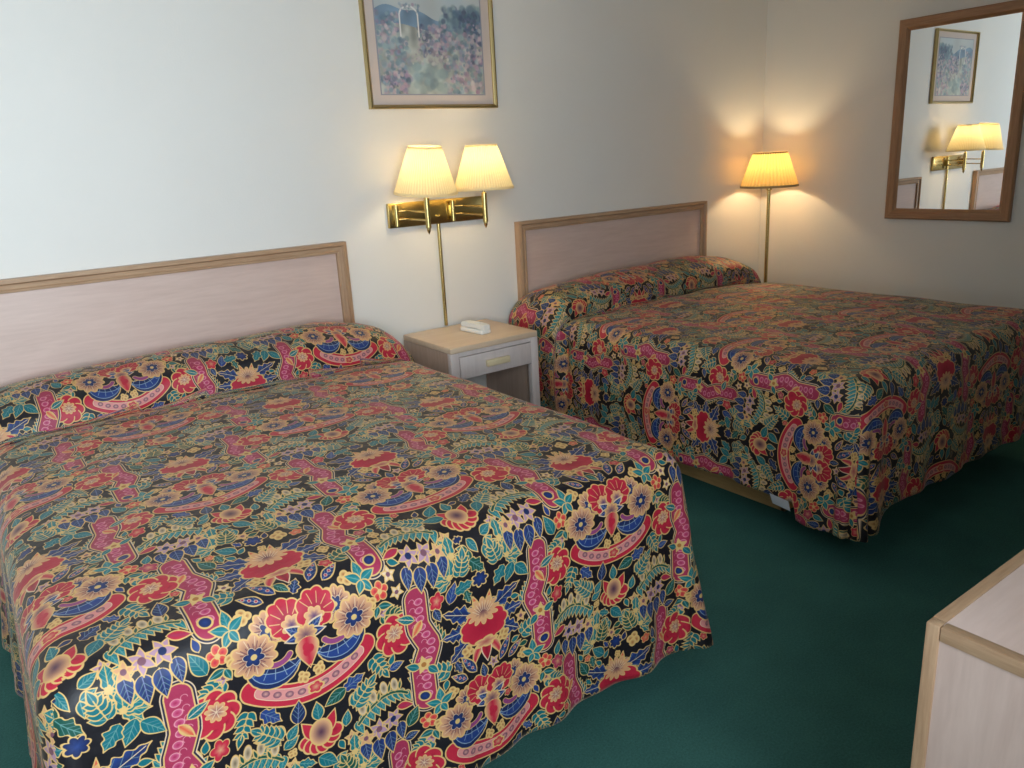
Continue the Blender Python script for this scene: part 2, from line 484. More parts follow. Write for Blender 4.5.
            feather(.135, -.222, .12*1, .115)
            leaf(.165, -.236, .205, -.248, .009, RED, PINK)
            # plume beside crescent
            sprig(.075, -.185, .75, .055, 5, TEAL, .019)
            sprig(.125, -.10, -1.1, .05, 4, TEAL, .017)
        st['m'] = 1
        # G flower
        for k in range(7):
            a = R(200+k*23.3)+math.pi*0
            blob(.030*math.cos(a), -.205+.028*math.sin(a), .017, .014, a, 0, 0, RED, (160, 20, 50), .5, GOLD)
        for sgn in (-1, 1):
            leaf(sgn*.008, -.215, sgn*.034, -.170, .013, RED, None, GOLD)
        blob(0, -.205, .022, .027, 0, 0, 0, PEACH, (84, 52, 78), .85, GOLD)
        leaf(0, -.178, 0, -.138, .012, TEAL, None, GOLD)
        blob(0, -.355, .018, .016, 0, 7, .18, NAVY, BLUE, .8, GOLD)
        # rose-half (centred .21 above)
        rosehalf(0, .208)
        # tulip and its buds
        bell(0, .130)
        for sgn in (-1, 1):
            st['m'] = sgn
            bud(.048, .148, .0145, .4); bud(.10, .075, .0135, .1)
            leaf(.032, .092, .068, .142, .0115, NAVY, BLUE, GOLD, None)
            for k in range(3): blob(.041+.009*k, .105+.0125*k, .0032, .0032, 0, 0, 0, PINK, None, 1, WHT, .0006)
            leaf(.058, .085, .098, .112, .0100, NAVY, BLUE, GOLD, None)
            for k in range(3): blob(.068+.010*k, .092+.0068*k, .003, .003, 0, 0, 0, PINK, None, 1, WHT, .0006)
            # teal trefoil leaf
            for (dx, dy, wd) in ((.0, .040, .010), (-.030, .016, .009), (.032, .012, .009), (.018, -.024, .008), (-.012, -.022, .008)):
                leaf(.128, .062, .128+dx, .062+dy, wd, TEAL, (14, 138, 150), GOLD)
            blob(.160, .092, .0125, .0105, .4, 0, 0, NAVY, BLUE, .9, GOLD)
            # little red five-petal flower
            for k in range(5):
                a = 2*math.pi*k/5+.3
                blob(.158+.0105*math.cos(a), .032+.0105*math.sin(a), .0085, .0075, a, 0, 0, ORAN, RED, .7, GOLD, .0009)
            blob(.158, .032, .005, .005, 0, 0, 0, CREAM, None, 1, None)
            bud(.135, .018, .0125, -1.0)
            leaf(.15, .005, .182, -.004, .0085, DKG, TEAL, GOLD); leaf(.15, .005, .142, -.020, .0075, DKG, TEAL, GOLD)
            roundflower(.182, -.072, .046)
        st['m'] = 1
        complexA()
    for o in ((0, 0), (.39, .33)):
        st['o'] = o
        st['m'] = 1
        cell()
    # small leaves, buds and blossoms wherever the dark ground still shows
    rnd2 = random.Random(9)
    bgc = np.array(BG)/255.
    st['o'] = (0, 0); st['m'] = 1
    for rad, tries in ((.020, 2500), (.014, 2500), (.010, 1500)):
        for _ in range(tries):
            x, y = rnd2.random()*PX, rnd2.random()*PY
            k = int(rad*.8/C.px)
            ci, cj = int(x/C.px), int(y/C.px)
            sub = C.a[np.ix_(np.arange(cj-k, cj+k+1, 2) % h, np.arange(ci-k, ci+k+1, 2) % w)]
            if np.abs(sub-bgc).max(-1).mean() > .05: continue
            a = rnd2.random()*6.28; q = rnd2.random()
            dx, dy = rad*1.25*math.cos(a), rad*1.25*math.sin(a)
            if q < .72: leaf(x-dx, y-dy, x+dx, y+dy, rad*.72, (TEAL, DKG, BLUE, NAVY, TEAL)[rnd2.randrange(5)], None, GOLD, ow=.0013, serr=rnd2.choice((0, 0, 3)))
            elif q < .78: bud(x, y, rad*.85, a, CREAM)
            elif q < .88: star(x, y, rad*1.1, 5, (LAV, PEACH, WHT)[rnd2.randrange(3)], MAU, a)
            else: blob(x, y, rad*.9, rad*.75, a, 5, .2, (ORAN, PINK, RED)[rnd2.randrange(3)], PEACH, .7, GOLD, .001)
    return np.clip(C.a*np.array([.88, .83, .80]), 0, 1)

def to_image(name, arr):
    h, w = arr.shape[:2]
    img = bpy.data.images.new(name, w, h)
    buf = np.ones((h, w, 4), np.float32); buf[..., :3] = arr
    img.pixels.foreach_set(buf.ravel())
    img.update()
    return img

def mat_fabric():
    img = to_image('floral_repeat', fabric_tile())
    m, nt, p = mat_new('floral_chintz')
    uv = N(nt, 'ShaderNodeUVMap', uv_map='UVMap')
    tx = N(nt, 'ShaderNodeTexImage', image=img, extension='REPEAT')
    nt.links.new(uv.outputs[0], tx.inputs['Vector'])
    nt.links.new(tx.outputs['Color'], p.inputs['Base Color'])
    p.inputs['Roughness'].default_value = .52
    p.inputs['Specular IOR Level'].default_value = .35
    p.inputs['Sheen Weight'].default_value = .22
    p.inputs['Sheen Roughness'].default_value = .35
    p.inputs['Sheen Tint'].default_value = rgb(230, 200, 170)
    tc = N(nt, 'ShaderNodeTexCoord')
    b1 = N(nt, 'ShaderNodeTexNoise'); b1.inputs['Scale'].default_value = 16; b1.inputs['Detail'].default_value = 4
    nt.links.new(tc.outputs['Object'], b1.inputs['Vector'])
    bp = N(nt, 'ShaderNodeBump'); bp.inputs['Strength'].default_value = .35; bp.inputs['Distance'].default_value = .012
    nt.links.new(b1.outputs['Fac'], bp.inputs['Height']); nt.links.new(bp.outputs['Normal'], p.inputs['Normal'])
    return m
M['floral'] = mat_fabric()

# ------------------------------------------------------------------ room shell
XL, YF, ZC = -6.0, -3.75, 2.44
def struct(name, *boxes, mat=M['wall']):
    bm = bmesh.new()
    for b in boxes: box(bm, *b)
    return tag(link(name, bm, mat, smooth=False), kind='structure')
struct('floor', (XL-.1, .1, YF-.1, .1, -.1, 0), mat=M['carpet'])
struct('ceiling', (XL-.1, .1, YF-.1, .1, ZC, ZC+.1), mat=M['ceiling'])
struct('wall_back', (XL-.1, .1, 0, .1, 0, ZC))
struct('wall_right', (0, .1, YF-.1, 0, 0, ZC))
WX0, WX1, WZ0, WZ1 = -5.25, -3.65, .85, 2.15
s_front = ((XL-.1, WX0, YF-.1, YF, 0, ZC), (WX1, .1, YF-.1, YF, 0, ZC), (WX0, WX1, YF-.1, YF, 0, WZ0), (WX0, WX1, YF-.1, YF, WZ1, ZC))
struct('wall_front', *s_front)
struct('wall_left', (XL-.1, XL, YF, 0, 0, ZC))
bm = bmesh.new()
for a in ((WX0-.04, WX0+.03, YF-.08, YF+.02, WZ0-.04, WZ1+.04), (WX1-.03, WX1+.04, YF-.08, YF+.02, WZ0-.04, WZ1+.04),
          (WX0, WX1, YF-.08, YF+.02, WZ0-.04, WZ0+.03), (WX0, WX1, YF-.08, YF+.02, WZ1-.03, WZ1+.04), ((WX0+WX1)/2-.02, (WX0+WX1)/2+.02, YF-.07, YF-.02, WZ0, WZ1)):
    box(bm, *a)
wf = tag(link('window_1', bm, M['phone'], smooth=False), kind='structure')
bm = bmesh.new(); box(bm, WX0+.02, WX1-.02, YF-.055, YF-.049, WZ0+.02, WZ1-.02)
link('pane', bm, M['glass'], wf, smooth=False)

# ------------------------------------------------------------------ headboards
def make_headboard(x0, x1, label):
    H, t = 1.118, .035
    cx = (x0+x1)/2; hw = (x1-x0)/2
    e = empty('headboard', (cx, -.002, 0), label, 'headboard', 'wall-mounted headboards')
    w = .048
    bm = bmesh.new(); box(bm, -hw+w-.01, hw-w+.01, -.020, 0, .30, H-w+.01)
    link('panel', bm, M['lam_x'], e, smooth=False)
    # moulded frame: outer step, hollow, inner bead
    prof = [(0, 0), (0, -t), (.014, -t-.004), (.020, -t+.006), (.034, -t+.008), (.038, -t+.002), (.045, -t+.003), (w, -.018), (w, 0)]
    bm = bmesh.new()
    ring0 = [Vector((-hw, y, H-d)) + Vector((d, 0, 0)) for d, y in prof]
    ring1 = [Vector((hw-d, y, H-d)) for d, y in prof]
    prism(bm, prof, [ring0, ring1])
    link('frame_rail', bm, M['oak_x'], e, angle=25)
    for s in (-1, 1):
        bm = bmesh.new()
        prism(bm, prof, [[Vector((s*(hw-d), y, H-d)) for d, y in prof], [Vector((s*(hw-d), y, .30)) for d, y in prof]])
        link('frame_stile', bm, M['oak_z'], e, angle=25)
    return e
make_headboard(-4.296, -2.876, 'pale laminate headboard with oak frame behind the nearer bed on the left')
make_headboard(-1.958, -.556, 'pale laminate headboard with oak frame behind the farther bed, right of the nightstand')

# ------------------------------------------------------------------ beds and bedspreads
def smooth(a, b, x):
    t = np.clip((x-a)/(b-a), 0, 1)
    return t*t*(3-2*t)

def make_bed(cx, foot, label):
    e = empty('bed', (cx, 0, 0), label, 'bed', 'beds in the room')
    bm = bmesh.new()
    hw = .487; t = .02; y0 = -.10; y1 = -foot+.38
    for b in ((-hw, -hw+t, y1, y0, 0, .20), (hw-t, hw, y1, y0, 0, .20), (-hw, hw, y1, y1+t, 0, .20), (-hw, hw, y0-t, y0, 0, .20), (-.01, .01, y1, y0, 0, .20)):
        box(bm, *b, bev=.002)
    link('plinth', bm, M['plinth'], e, smooth=False)
    bm = bmesh.new(); box(bm, -.68, .68, -foot+.05, -.06, .20, .37, bev=.03, seg=3)
    link('box_spring', bm, M['mattress'], e)
    bm = bmesh.new(); box(bm, -.695, .695, -foot+.045, -.06, .37, .63, bev=.05, seg=4)
    link('mattress', bm, M['mattress'], e)
    return e

def make_spread(cx, foot, label, flip, off, corner=.08, seed=1, hem=.13, zt=.66, step=None, hw=.745, flare=.025):
    rc = .065
    cells = .0125
    A = rc*math.pi/2 + (zt-rc-hem)
    ws = hw-rc
    S = np.arange(-(ws+A), ws+A+1e-6, (2*(ws+A))/round(2*(ws+A)/cells))
    Tt = np.linspace(0, (foot-rc)+A, int(((foot-rc)+A)/cells))
    ss, tt = np.meshgrid(S, Tt)
    sg = np.sign(ss)
    a = np.maximum(np.abs(ss)-ws, 0); b = np.maximum(tt-(foot-rc), 0)
    pn = 14
    rho = np.maximum(a, b)
    phi = np.arctan2(b, a)
    if step:
        near = smooth(foot-step[0]-.022, foot-step[0], tt)*(1-smooth(.03, .16, ws-np.abs(ss)))
        rho = rho*(1+step[1]*near)
    incorner = (a > 0) & (b > 0)
    arcl = rc*math.pi/2
    th = np.minimum(rho/rc, math.pi/2)
    drop = rc*(1-np.cos(th)) + np.maximum(rho-arcl, 0)
    h = rc*np.sin(th)
    df = np.clip(drop/zt, 0, 1.0)
    # flare and corner lobe
    h = h + np.where(ss < 0, flare-(flare-.025)*.9*np.clip(tt/foot, 0, 1)**2, .025)*df**1.4
    lobe = np.where(incorner, np.sin(2*phi)**2, 0)
    h = h + corner*lobe**.7*np.clip(df, 0, 1)**1.1 + .016*np.sin(phi*8)*np.where(incorner, 1, 0)*np.clip(df, 0, 1)
    # hanging folds
    along = np.where(b > a, ss, tt)
    ph = seed*1.7
    fold = .011*np.sin(along*2*math.pi/.27+ph) + .007*np.sin(along*2*math.pi/.149+ph*2.1) + .010*np.sin(along*2*math.pi/.61+ph*.7)
    h = h + fold*np.clip(df, 0, 1)**1.3*(1-.6*lobe)
    # pillow bulge on the hanging sides near the head, with a groove
    side = smooth(.02, .12, a)
    bulge = (1-smooth(.32, .39, tt))*.033*np.exp(-((drop-.16)/.26)**2) - .022*np.exp(-((tt-.405)/.022)**2)*np.exp(-((drop-.15)/.30)**2)
    h = h + side*(b <= 0)*bulge
    z = zt-drop
    flo = .012+.006*np.sin(along*40)
    exc = np.maximum(flo-z, 0)
    z = np.maximum(z, flo); h = h+exc*.75
    c, s_ = np.cos(phi), np.sin(phi)
    c = np.where(incorner, c, np.where(a > 0, 1, 0)); s_ = np.where(incorner, s_, np.where(b > 0, 1, 0))
    x = sg*(np.minimum(np.abs(ss), ws) + h*c)
    y = -(np.minimum(tt, foot-rc) + h*s_)
    # crown and slack of the top
    top = np.exp(-(drop/.04)**2)
    z = z + top*(.024*(1-(np.abs(ss)/.75)**2).clip(0)*(1-smooth(foot-.5, foot, tt)*.8))
    z = z + top*(.004*np.sin(ss*9+tt*5+seed)*np.sin(tt*7-ss*3) + .0025*np.sin(ss*23+seed*3)*np.sin(tt*17+1))
    # pillow roll along the head
    kt = [0, .05, .10, .16, .22, .27, .310, .336, .353, .37, .41, .46]
    kz = [.078, .104, .122, .128, .124, .110, .088, .052, .000, -.020, -.008, 0]
    prof = np.interp(tt - .012*np.sin(ss*5+seed), kt, kz)
    ku = [-1.0, -.88, -.78, -.66, -.45, -.2, .1, .35, .45, .6, .72, .80, .9, 1.0]
    kv = [0, .10, .52, .86, .97, .99, 1.0, 1.10, 1.10, .98, .74, .42, .06, 0]
    cu = np.interp(ss, ku, kv)
    dz = prof*cu
    z = z + np.where(prof > 0, dz, prof*(np.abs(ss) < .75))
    y = y - .030*np.exp(-((tt-.320)/.035)**2)*np.clip(cu, 0, 1) + .012*np.exp(-((tt-.37)/.015)**2)*np.clip(cu, 0, 1)
    bm_v = np.stack([x, y-.045, z], -1)
    ny, nx = x.shape
    V = bm_v.reshape(-1, 3)
    idx = np.arange(ny*nx).reshape(ny, nx)
    F = np.stack([idx[:-1, :-1], idx[1:, :-1], idx[1:, 1:], idx[:-1, 1:]], -1).reshape(-1, 4)
    me = bpy.data.meshes.new('bedspread')
    me.from_pydata(V.tolist(), [], F.tolist())
    # fabric coordinates (metres -> repeats); the tuck under the pillows swallows cloth
    q = prof*np.clip(cu, 0, 1)
    dq = np.zeros_like(q); dt = Tt[1]-Tt[0]
    dq[:-1] = np.hypot(np.diff(q, axis=0), dt)-dt
    extra = np.cumsum(dq[::-1], axis=0)[::-1]
    tuck = np.where(tt - .012*np.sin(ss*5+seed) < .358, off[2], 0) + extra*(tt < .5)
    # each hanging side keeps its own print; the two meet in a pleat on the corner's diagonal
    Us = np.where(a > 0, sg*(ws+rho), ss) - off[0]; Ts = np.where(incorner, (foot-rc)+h*phi, tt)
    Uf = np.where(incorner, sg*(ws+h*(math.pi/2-phi)) - off[0], ss - off[0]); Tf = np.where(b > 0, (foot-rc)+rho, tt)
    fsn = -1 if flip else 1
    UVs = (np.stack([Us/.78, (-(Ts-off[1])+tuck)/.66], -1)*fsn).reshape(-1, 2)
    UVf = (np.stack([Uf/.78, (-(Tf-off[1])+tuck)/.66], -1)*fsn).reshape(-1, 2)
    phf = phi.ravel()[F].mean(1); inc = incorner.ravel()[F].any(1)
    pick = np.where((inc & (phf > math.pi/4)) | (~inc & (b.ravel()[F].mean(1) > 0)), 1, 0)
    uvl = me.uv_layers.new(name='UVMap')
    li = np.empty(len(me.loops), np.int32); me.loops.foreach_get('vertex_index', li)
    pl = np.repeat(pick, 4)[:, None]
    uvl.data.foreach_set('uv', np.where(pl == 1, UVf[li], UVs[li]).astype(np.float32).ravel())
    for p in me.polygons: p.use_smooth = True
    me.materials.append(M['floral'])
    o = bpy.data.objects.new('bedspread', me); COL.objects.link(o)
    o.location = (cx, 0, 0)
    md = o.modifiers.new('thick', 'SOLIDIFY'); md.thickness = .006; md.offset = 1
    tag(o, label, 'bedspread', 'floral bedspreads')
    return o

LCX, RCX = -3.552, -1.275
make_bed(LCX, 1.85, 'nearer bed under the floral spread, left of the nightstand')
make_bed(RCX, 1.85, 'farther bed by the mirror wall with a strip of tan plinth showing')
# first A motif of the left foot face: x=-3.869, z=.559
make_spread(LCX, 1.835, 'brightly lit floral bedspread over the nearer bed on the left', False, (-3.869-LCX, 1.835-.065+.10+.02, -.36), seed=1, hem=.10, hw=.74, flare=.07)
sp = make_spread(RCX, 1.865, 'darker floral bedspread over the farther bed, hanging above a strip of tan bed plinth', True, (-.62, 2.03, -.2), seed=3, hem=.205, corner=.03, zt=.675, step=(.20, .12))
# care tag at the hem of the right spread
bm = bmesh.new()
vs = [(-.776, -1.600, .215), (-.776, -1.678, .210), (-.772, -1.686, .172), (-.772, -1.612, .178)]
q = [bm.verts.new(v) for v in vs]; bm.faces.new(q)
bmesh.ops.solidify(bm, geom=bm.faces[:], thickness=.002)
tag(link('cloth_tag', bm, M['tag'], sp, smooth=False), 'white cloth tag peeking out at the hem')

# ------------------------------------------------------------------ nightstand
ns = empty('nightstand', (-2.412, -.235, 0), 'pale laminate nightstand with one drawer and open shelf between the beds', 'nightstand')
hx, hy, NH = .2315, .206, .669
bm = bmesh.new(); box(bm, -hx, hx, -hy, hy, NH-.026, NH, bev=.004); link('top', bm, M['night_top'], ns)
for s in (-1, 1):
    bm = bmesh.new(); box(bm, s*hx, s*(hx-.040), -hy, -hy+.03, 0, NH-.026, bev=.003); link('leg', bm, M['night'], ns)
    bm = bmesh.new(); box(bm, s*(hx-.001), s*(hx-.018), -hy+.03, hy, .05, NH-.026); link('side_panel', bm, M['night_side'], ns, smooth=False)
bm = bmesh.new(); box(bm, -hx+.018, hx-.018, hy-.012, hy, .50, NH-.026); link('back_panel', bm, M['night_in'], ns, smooth=False)
bm = bmesh.new(); box(bm, -hx+.040, hx-.040, -hy+.001, -hy+.02, NH-.044, NH-.026); link('apron', bm, M['night'], ns, smooth=False)
bm = bmesh.new(); box(bm, -hx+.018, hx-.018, -hy+.02, hy-.012, .12, .14); link('shelf', bm, M['night_in'], ns, smooth=False)
bm = bmesh.new(); box(bm, -hx+.043, hx-.043, -hy-.004, -hy+.016, .526, NH-.047, bev=.002)
box(bm, -hx+.05, hx-.05, -hy+.016, hy-.03, .53, .60)
dr = link('drawer', bm, M['night'], ns)
bm = bmesh.new(); box(bm, -.062, .060, -hy-.022, -hy-.004, .560, .589, bev=.004); link('drawer_pull', bm, M['pull'], dr)

# ------------------------------------------------------------------ phone
ph_scale = .82
ph = empty('telephone', (-2.385, -.245, .669), 'small ivory telephone with handset lying on the nightstand', 'telephone', rz=R(6))
ph.scale = (ph_scale,)*3
bm = bmesh.new(); box(bm, -.034, .034, -.095, .095, 0, .026, bev=.007, seg=3)
link('phone_base', bm, M['phone'], ph)
bm = bmesh.new()
prof = [(-.098, .024), (-.098, .050), (-.060, .056), (-.045, .050), (.045, .050), (.060, .056), (.098, .050), (.098, .024), (.058, .024), (.050, .034), (-.050, .034), (-.058, .024)]
A = [bm.verts.new((-.026, y, z)) for y, z in prof]; B = [bm.verts.new((.026, y, z)) for y, z in prof]
bm.faces.new(A); bm.faces.new(B[::-1])
for i in range(len(prof)):
    j = (i+1) % len(prof); bm.faces.new((A[i], A[j], B[j], B[i]))
bmesh.ops.bevel(bm, geom=bm.edges[:], offset=.004, segments=2, affect='EDGES')
link('handset', bm, M['phone'], ph)

# ------------------------------------------------------------------ wall lamp (double swing arm)
wl = empty('wall_lamp', (-2.4, 0, 1.15), 'double swing-arm brass wall lamp with two cream pleated shades above the nightstand', 'lamp')
WLX, WLZ = -2.4, 1.15
bm = bmesh.new(); box(bm, -.254, .249, -.022, 0, 0, .108, bev=.004); link('back_plate', bm, M['brass'], wl)
bm = bmesh.new(); tube(bm, [(.001, -.012, .0), (.001, -.012, -.480)], .0085); link('cord_cover', bm, M['brass'], wl)
bm = bmesh.new(); solid_lathe(bm, [(.006, 0), (.006, .014), (.002, .016)], 16, Matrix.Translation((-.005, -.022, .035)) @ Matrix.Rotation(R(90), 4, 'X')); link('switch_knob', bm, M['brass'], wl)
def swing(px, sx, sy, zofs, tilt):
    zs = .150+zofs
    piv = (px, -.040)
    stem = (sx, sy)
    bm = bmesh.new(); tube(bm, [(px, piv[1], .008), (px, piv[1], .100)], .010)
    box(bm, px-.006, px+.006, piv[1], -.02, .03, .08)
    link('pivot', bm, M['brass'], wl)
    kx = px + .62*(sx-px); ky = piv[1] - .018
    for z in (.038, .073):
        bm = bmesh.new(); tube(bm, [(px, piv[1], z), (kx, ky, z), (sx, sy, z-.004)], .0042); link('arm', bm, M['brass'], wl)
    bm = bmesh.new()
    solid_lathe(bm, [(.001, -.026), (.005, -.018), (.0085, -.010), (.0085, .0), (.012, .002), (.012, .128), (.006, .132), (.006, .19), (.012, .192), (.012, .22)], 20, Matrix.Translation((sx, sy, 0)))
    link('stem', bm, M['brass'], wl)
    T = Matrix.Translation((sx, sy, zs)) @ Matrix.Rotation(R(tilt), 4, 'X')
    n = 256
    def rip(i, k): return .0018*math.cos(2*math.pi*i/4) * (1 if 0 < k < 7 else .4)
    bm = bmesh.new()
    lathe(bm, [(.1345-.066*t, .190*t) for t in [0, .03, .2, .4, .6, .8, .97, 1]], n, T, rip)
    sh = link('lamp_shade', bm, M['shade'], wl, angle=180)
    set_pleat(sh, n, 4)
    for r0, z0, r1, z1 in ((.137, -.001, .1345, .010), (.0710, .183, .0700, .192)):
        bm = bmesh.new()
        lathe(bm, [(r0-.002, z0), (r0, z0), (r1+.0005, z1), (r1-.002, z1)], 64, T)
        link('shade_trim', bm, M['shade'], sh)
    return Vector((WLX+sx, sy, WLZ+.26))
l1 = swing(-.225, -.160, -.20, -.002, 6)
l2 = swing(.068, .138, -.20, -.006, 0)

# ------------------------------------------------------------------ floor lamp
fx, fy = -.215, -.215
fl = empty('floor_lamp', (fx, fy, 0), 'slim brass floor lamp with golden pleated shade standing in the corner', 'lamp')
bm = bmesh.new(); solid_lathe(bm, [(.13, 0), (.13, .012), (.12, .022), (.03, .032), (.013, .045)], 40); link('base', bm, M['brass'], fl)
bm = bmesh.new(); solid_lathe(bm, [(.0105, .04), (.0105, 1.155), (.016, 1.158), (.016, 1.172), (.006, 1.178), (.006, 1.23), (.013, 1.235), (.013, 1.27)], 24); link('pole', bm, M['brass'], fl)
bm = bmesh.new()
n = 176
T = Matrix.Translation((0, 0, 1.178))
lathe(bm, [(.165-.070*t, .195*t) for t in [0, .04, .2, .4, .6, .8, .96, 1]], n, T, lambda i, k: .0045*math.cos(2*math.pi*i/4)*(1 if 0 < k < 7 else .3))
fs = link('lamp_shade', bm, M['shade_gold'], fl, angle=180)
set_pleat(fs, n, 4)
for r0, z0, r1, z1 in ((.168, -.002, .166, .010), (.097, .188, .096, .198)):
    bm = bmesh.new()
    lathe(bm, [(r0-.002, z0), (r0, z0), (r1+.0005, z1), (r1-.002, z1)], 64, T)
    link('shade_trim', bm, M['trim_brown'], fs)
l3 = Vector((fx, fy, 1.285))

# ------------------------------------------------------------------ picture
def painting():
    h, w = 300, 380
    rg = np.random.default_rng(7)
    Y, X = np.mgrid[0:h, 0:w]
    u, v = X/w, Y/h            # v up
    def nz(sc, seed):
        r = np.random.default_rng(seed); g = r.random((int(sc*h/w)+3, sc+3))
        xi = u*sc; yi = v*sc*h/w
        x0 = xi.astype(int); y0 = yi.astype(int); fx_ = xi-x0; fy_ = yi-y0
        fx_ = fx_*fx_*(3-2*fx_); fy_ = fy_*fy_*(3-2*fy_)
        return (g[y0, x0]*(1-fx_)+g[y0, x0+1]*fx_)*(1-fy_)+(g[y0+1, x0]*(1-fx_)+g[y0+1, x0+1]*fx_)*fy_
    a = np.empty((h, w, 3))
    sky = np.array([178, 190, 196.])*(.95+.1*nz(6, 1)[..., None]) + np.array([14, 4, -4])*nz(4, 2)[..., None]
    a[:] = sky
    hill = .80+.05*np.sin(u*7+.4)+.02*np.sin(u*19)
    mk = (v < hill)[..., None]
    a = np.where(mk, np.array([120, 142, 162.])*(.86+.28*nz(14, 3)[..., None]), a)
    mid = .66+.03*np.sin(u*9)
    a = np.where((v < mid)[..., None], np.array([168, 170, 164.])*(.8+.36*nz(18, 4)[..., None]), a)
    def dabs(n, x0, x1, y0, y1, cols, r0, r1, seed):
        r = np.random.default_rng(seed)
        for _ in range(n):
            cx, cy, rr = r.uniform(x0, x1), r.uniform(y0, y1), r.uniform(r0, r1)
            c = np.array(cols[r.integers(len(cols))], float)*r.uniform(.85, 1.1)
            j0, j1 = max(0, int((cy-rr)*h)-2), min(h, int((cy+rr)*h)+3); i0, i1 = max(0, int((cx-rr)*w)-2), min(w, int((cx+rr)*w)+3)
            if j1 <= j0 or i1 <= i0: continue
            U_, V_ = u[j0:j1, i0:i1]-cx, (v[j0:j1, i0:i1]-cy)*h/w
            al = np.clip(1.4-np.hypot(U_, V_)/rr*1.4, 0, .6)[..., None]
            a[j0:j1, i0:i1] = a[j0:j1, i0:i1]*(1-al)+c*al
    PK = [(188, 158, 170), (198, 174, 182), (170, 136, 158), (204, 188, 188), (150, 146, 172), (140, 158, 172)]
    GR = [(122, 146, 156), (106, 130, 150), (140, 160, 164), (156, 172, 174)]
    DK = [(88, 98, 126), (104, 108, 132), (94, 118, 128)]
    dabs(160, .6, 1, .62, .88, GR+DK[:1], .015, .05, 11)
    dabs(70, .82, .95, .60, .85, DK, .01, .03, 12)
    dabs(120, 0, .2, .5, .8, PK+GR, .012, .03, 13)
    dabs(160, .38, .64, .38, .70, PK+DK, .012, .03, 14)
    dabs(120, .62, .86, .42, .62, PK+GR, .012, .03, 15)
    dabs(160, 0, .28, .1, .55, GR+GR+PK, .015, .035, 16)
    dabs(180, .6, 1, 0, .40, PK+GR, .012, .035, 17)
    dabs(90, .86, 1, .3, .72, DK+PK, .01, .03, 18)
    dabs(100, .02, .26, .0, .22, DK+PK, .012, .03, 19)
    dabs(40, .28, .6, .02, .32, [(160, 176, 176), (178, 190, 184), (140, 160, 166)], .03, .07, 20)
    dabs(60, .3, .65, .30, .42, [(188, 186, 176), (170, 160, 168)], .01, .03, 21)
    # white garden arch
    ax, ay, rx, ry = .30, .76, .085, .10
    d = np.abs(np.hypot((u-ax)/rx, (v-ay)/ry)-1)*rx
    arch = ((d < .007) & (v > ay)) | ((np.abs(np.abs(u-ax)-rx) < .007) & (v <= ay) & (v > .56))
    a = np.where(arch[..., None], np.array([226, 222, 218.]), a)
    dabs(25, .22, .40, .80, .88, PK+GR, .008, .018, 22)
    return np.clip(a/255., 0, 1)
pic = empty('picture', (-2.36, 0, 1.917), 'gold-framed pastel print of a flower garden with white arch, hung above the wall lamp', 'picture')
phw, phh = .329, .265
w = .017
prof = [(0, 0), (0, -.022), (.003, -.026), (.008, -.026), (.011, -.021), (w, -.016), (w, 0)]
def frame_side(sx, sz, horizontal, name, parent, hw_, hh_, prof, mat, plane='xz', sub=None):
    bm = bmesh.new()
    rings = []
    for k in (-1, 1):
        if horizontal: ring = [(k*(hw_-d), y, sz*(hh_-d)) for d, y in prof]
        else: ring = [(sx*(hw_-d), y, k*(hh_-d)) for d, y in prof]
        if plane == 'yz': ring = [(y, x, z) for x, y, z in ring]
        rings.append([Vector(p) for p in ring])
    prism(bm, prof, rings)
    return link(name, bm, mat, parent, angle=25)
for s in (-1, 1):
    frame_side(0, s, True, 'frame_side', pic, phw, phh, prof, M['gold'])
    frame_side(s, 0, False, 'frame_side', pic, phw, phh, prof, M['gold'])
bm = bmesh.new(); box(bm, -phw+w-.004, phw-w+.004, -.008, -.002, -phh+w-.004, phh-w+.004); link('mat_board', bm, M['liner'], pic, smooth=False)
iw, ih = .264, .204
bm = bmesh.new()
q = [bm.verts.new(v) for v in ((-iw, -.0095, -ih), (iw, -.0095, -ih), (iw, -.0095, ih), (-iw, -.0095, ih))]
f = bm.faces.new(q)
uvl = bm.loops.layers.uv.new('UVMap')
for lp, c in zip(f.loops, ((0, 0), (1, 0), (1, 1), (0, 1))): lp[uvl].uv = c
me = bpy.data.meshes.new('print'); bm.to_mesh(me); bm.free()
pr = bpy.data.objects.new('print', me); COL.objects.link(pr); pr.parent = pic
m, nt, p = mat_new('garden_print')
tx = N(nt, 'ShaderNodeTexImage', image=to_image('garden_watercolour', painting()))
uvn = N(nt, 'ShaderNodeUVMap', uv_map='UVMap'); nt.links.new(uvn.outputs[0], tx.inputs['Vector'])
nt.links.new(tx.outputs['Color'], p.inputs['Base Color']); p.inputs['Roughness'].default_value = .5
me.materials.append(m)
bm = bmesh.new()
for a in ((-iw-.006, iw+.006, -.0092, -.0085, ih, ih+.005), (-iw-.006, iw+.006, -.0092, -.0085, -ih-.005, -ih), (-iw-.006, -iw, -.0092, -.0085, -ih, ih), (iw, iw+.006, -.0092, -.0085, -ih, ih)): box(bm, *a)
link('inner_border', bm, mat_plain('blue_grey_border', rgb(150, 150, 160), .7), pic, smooth=False)

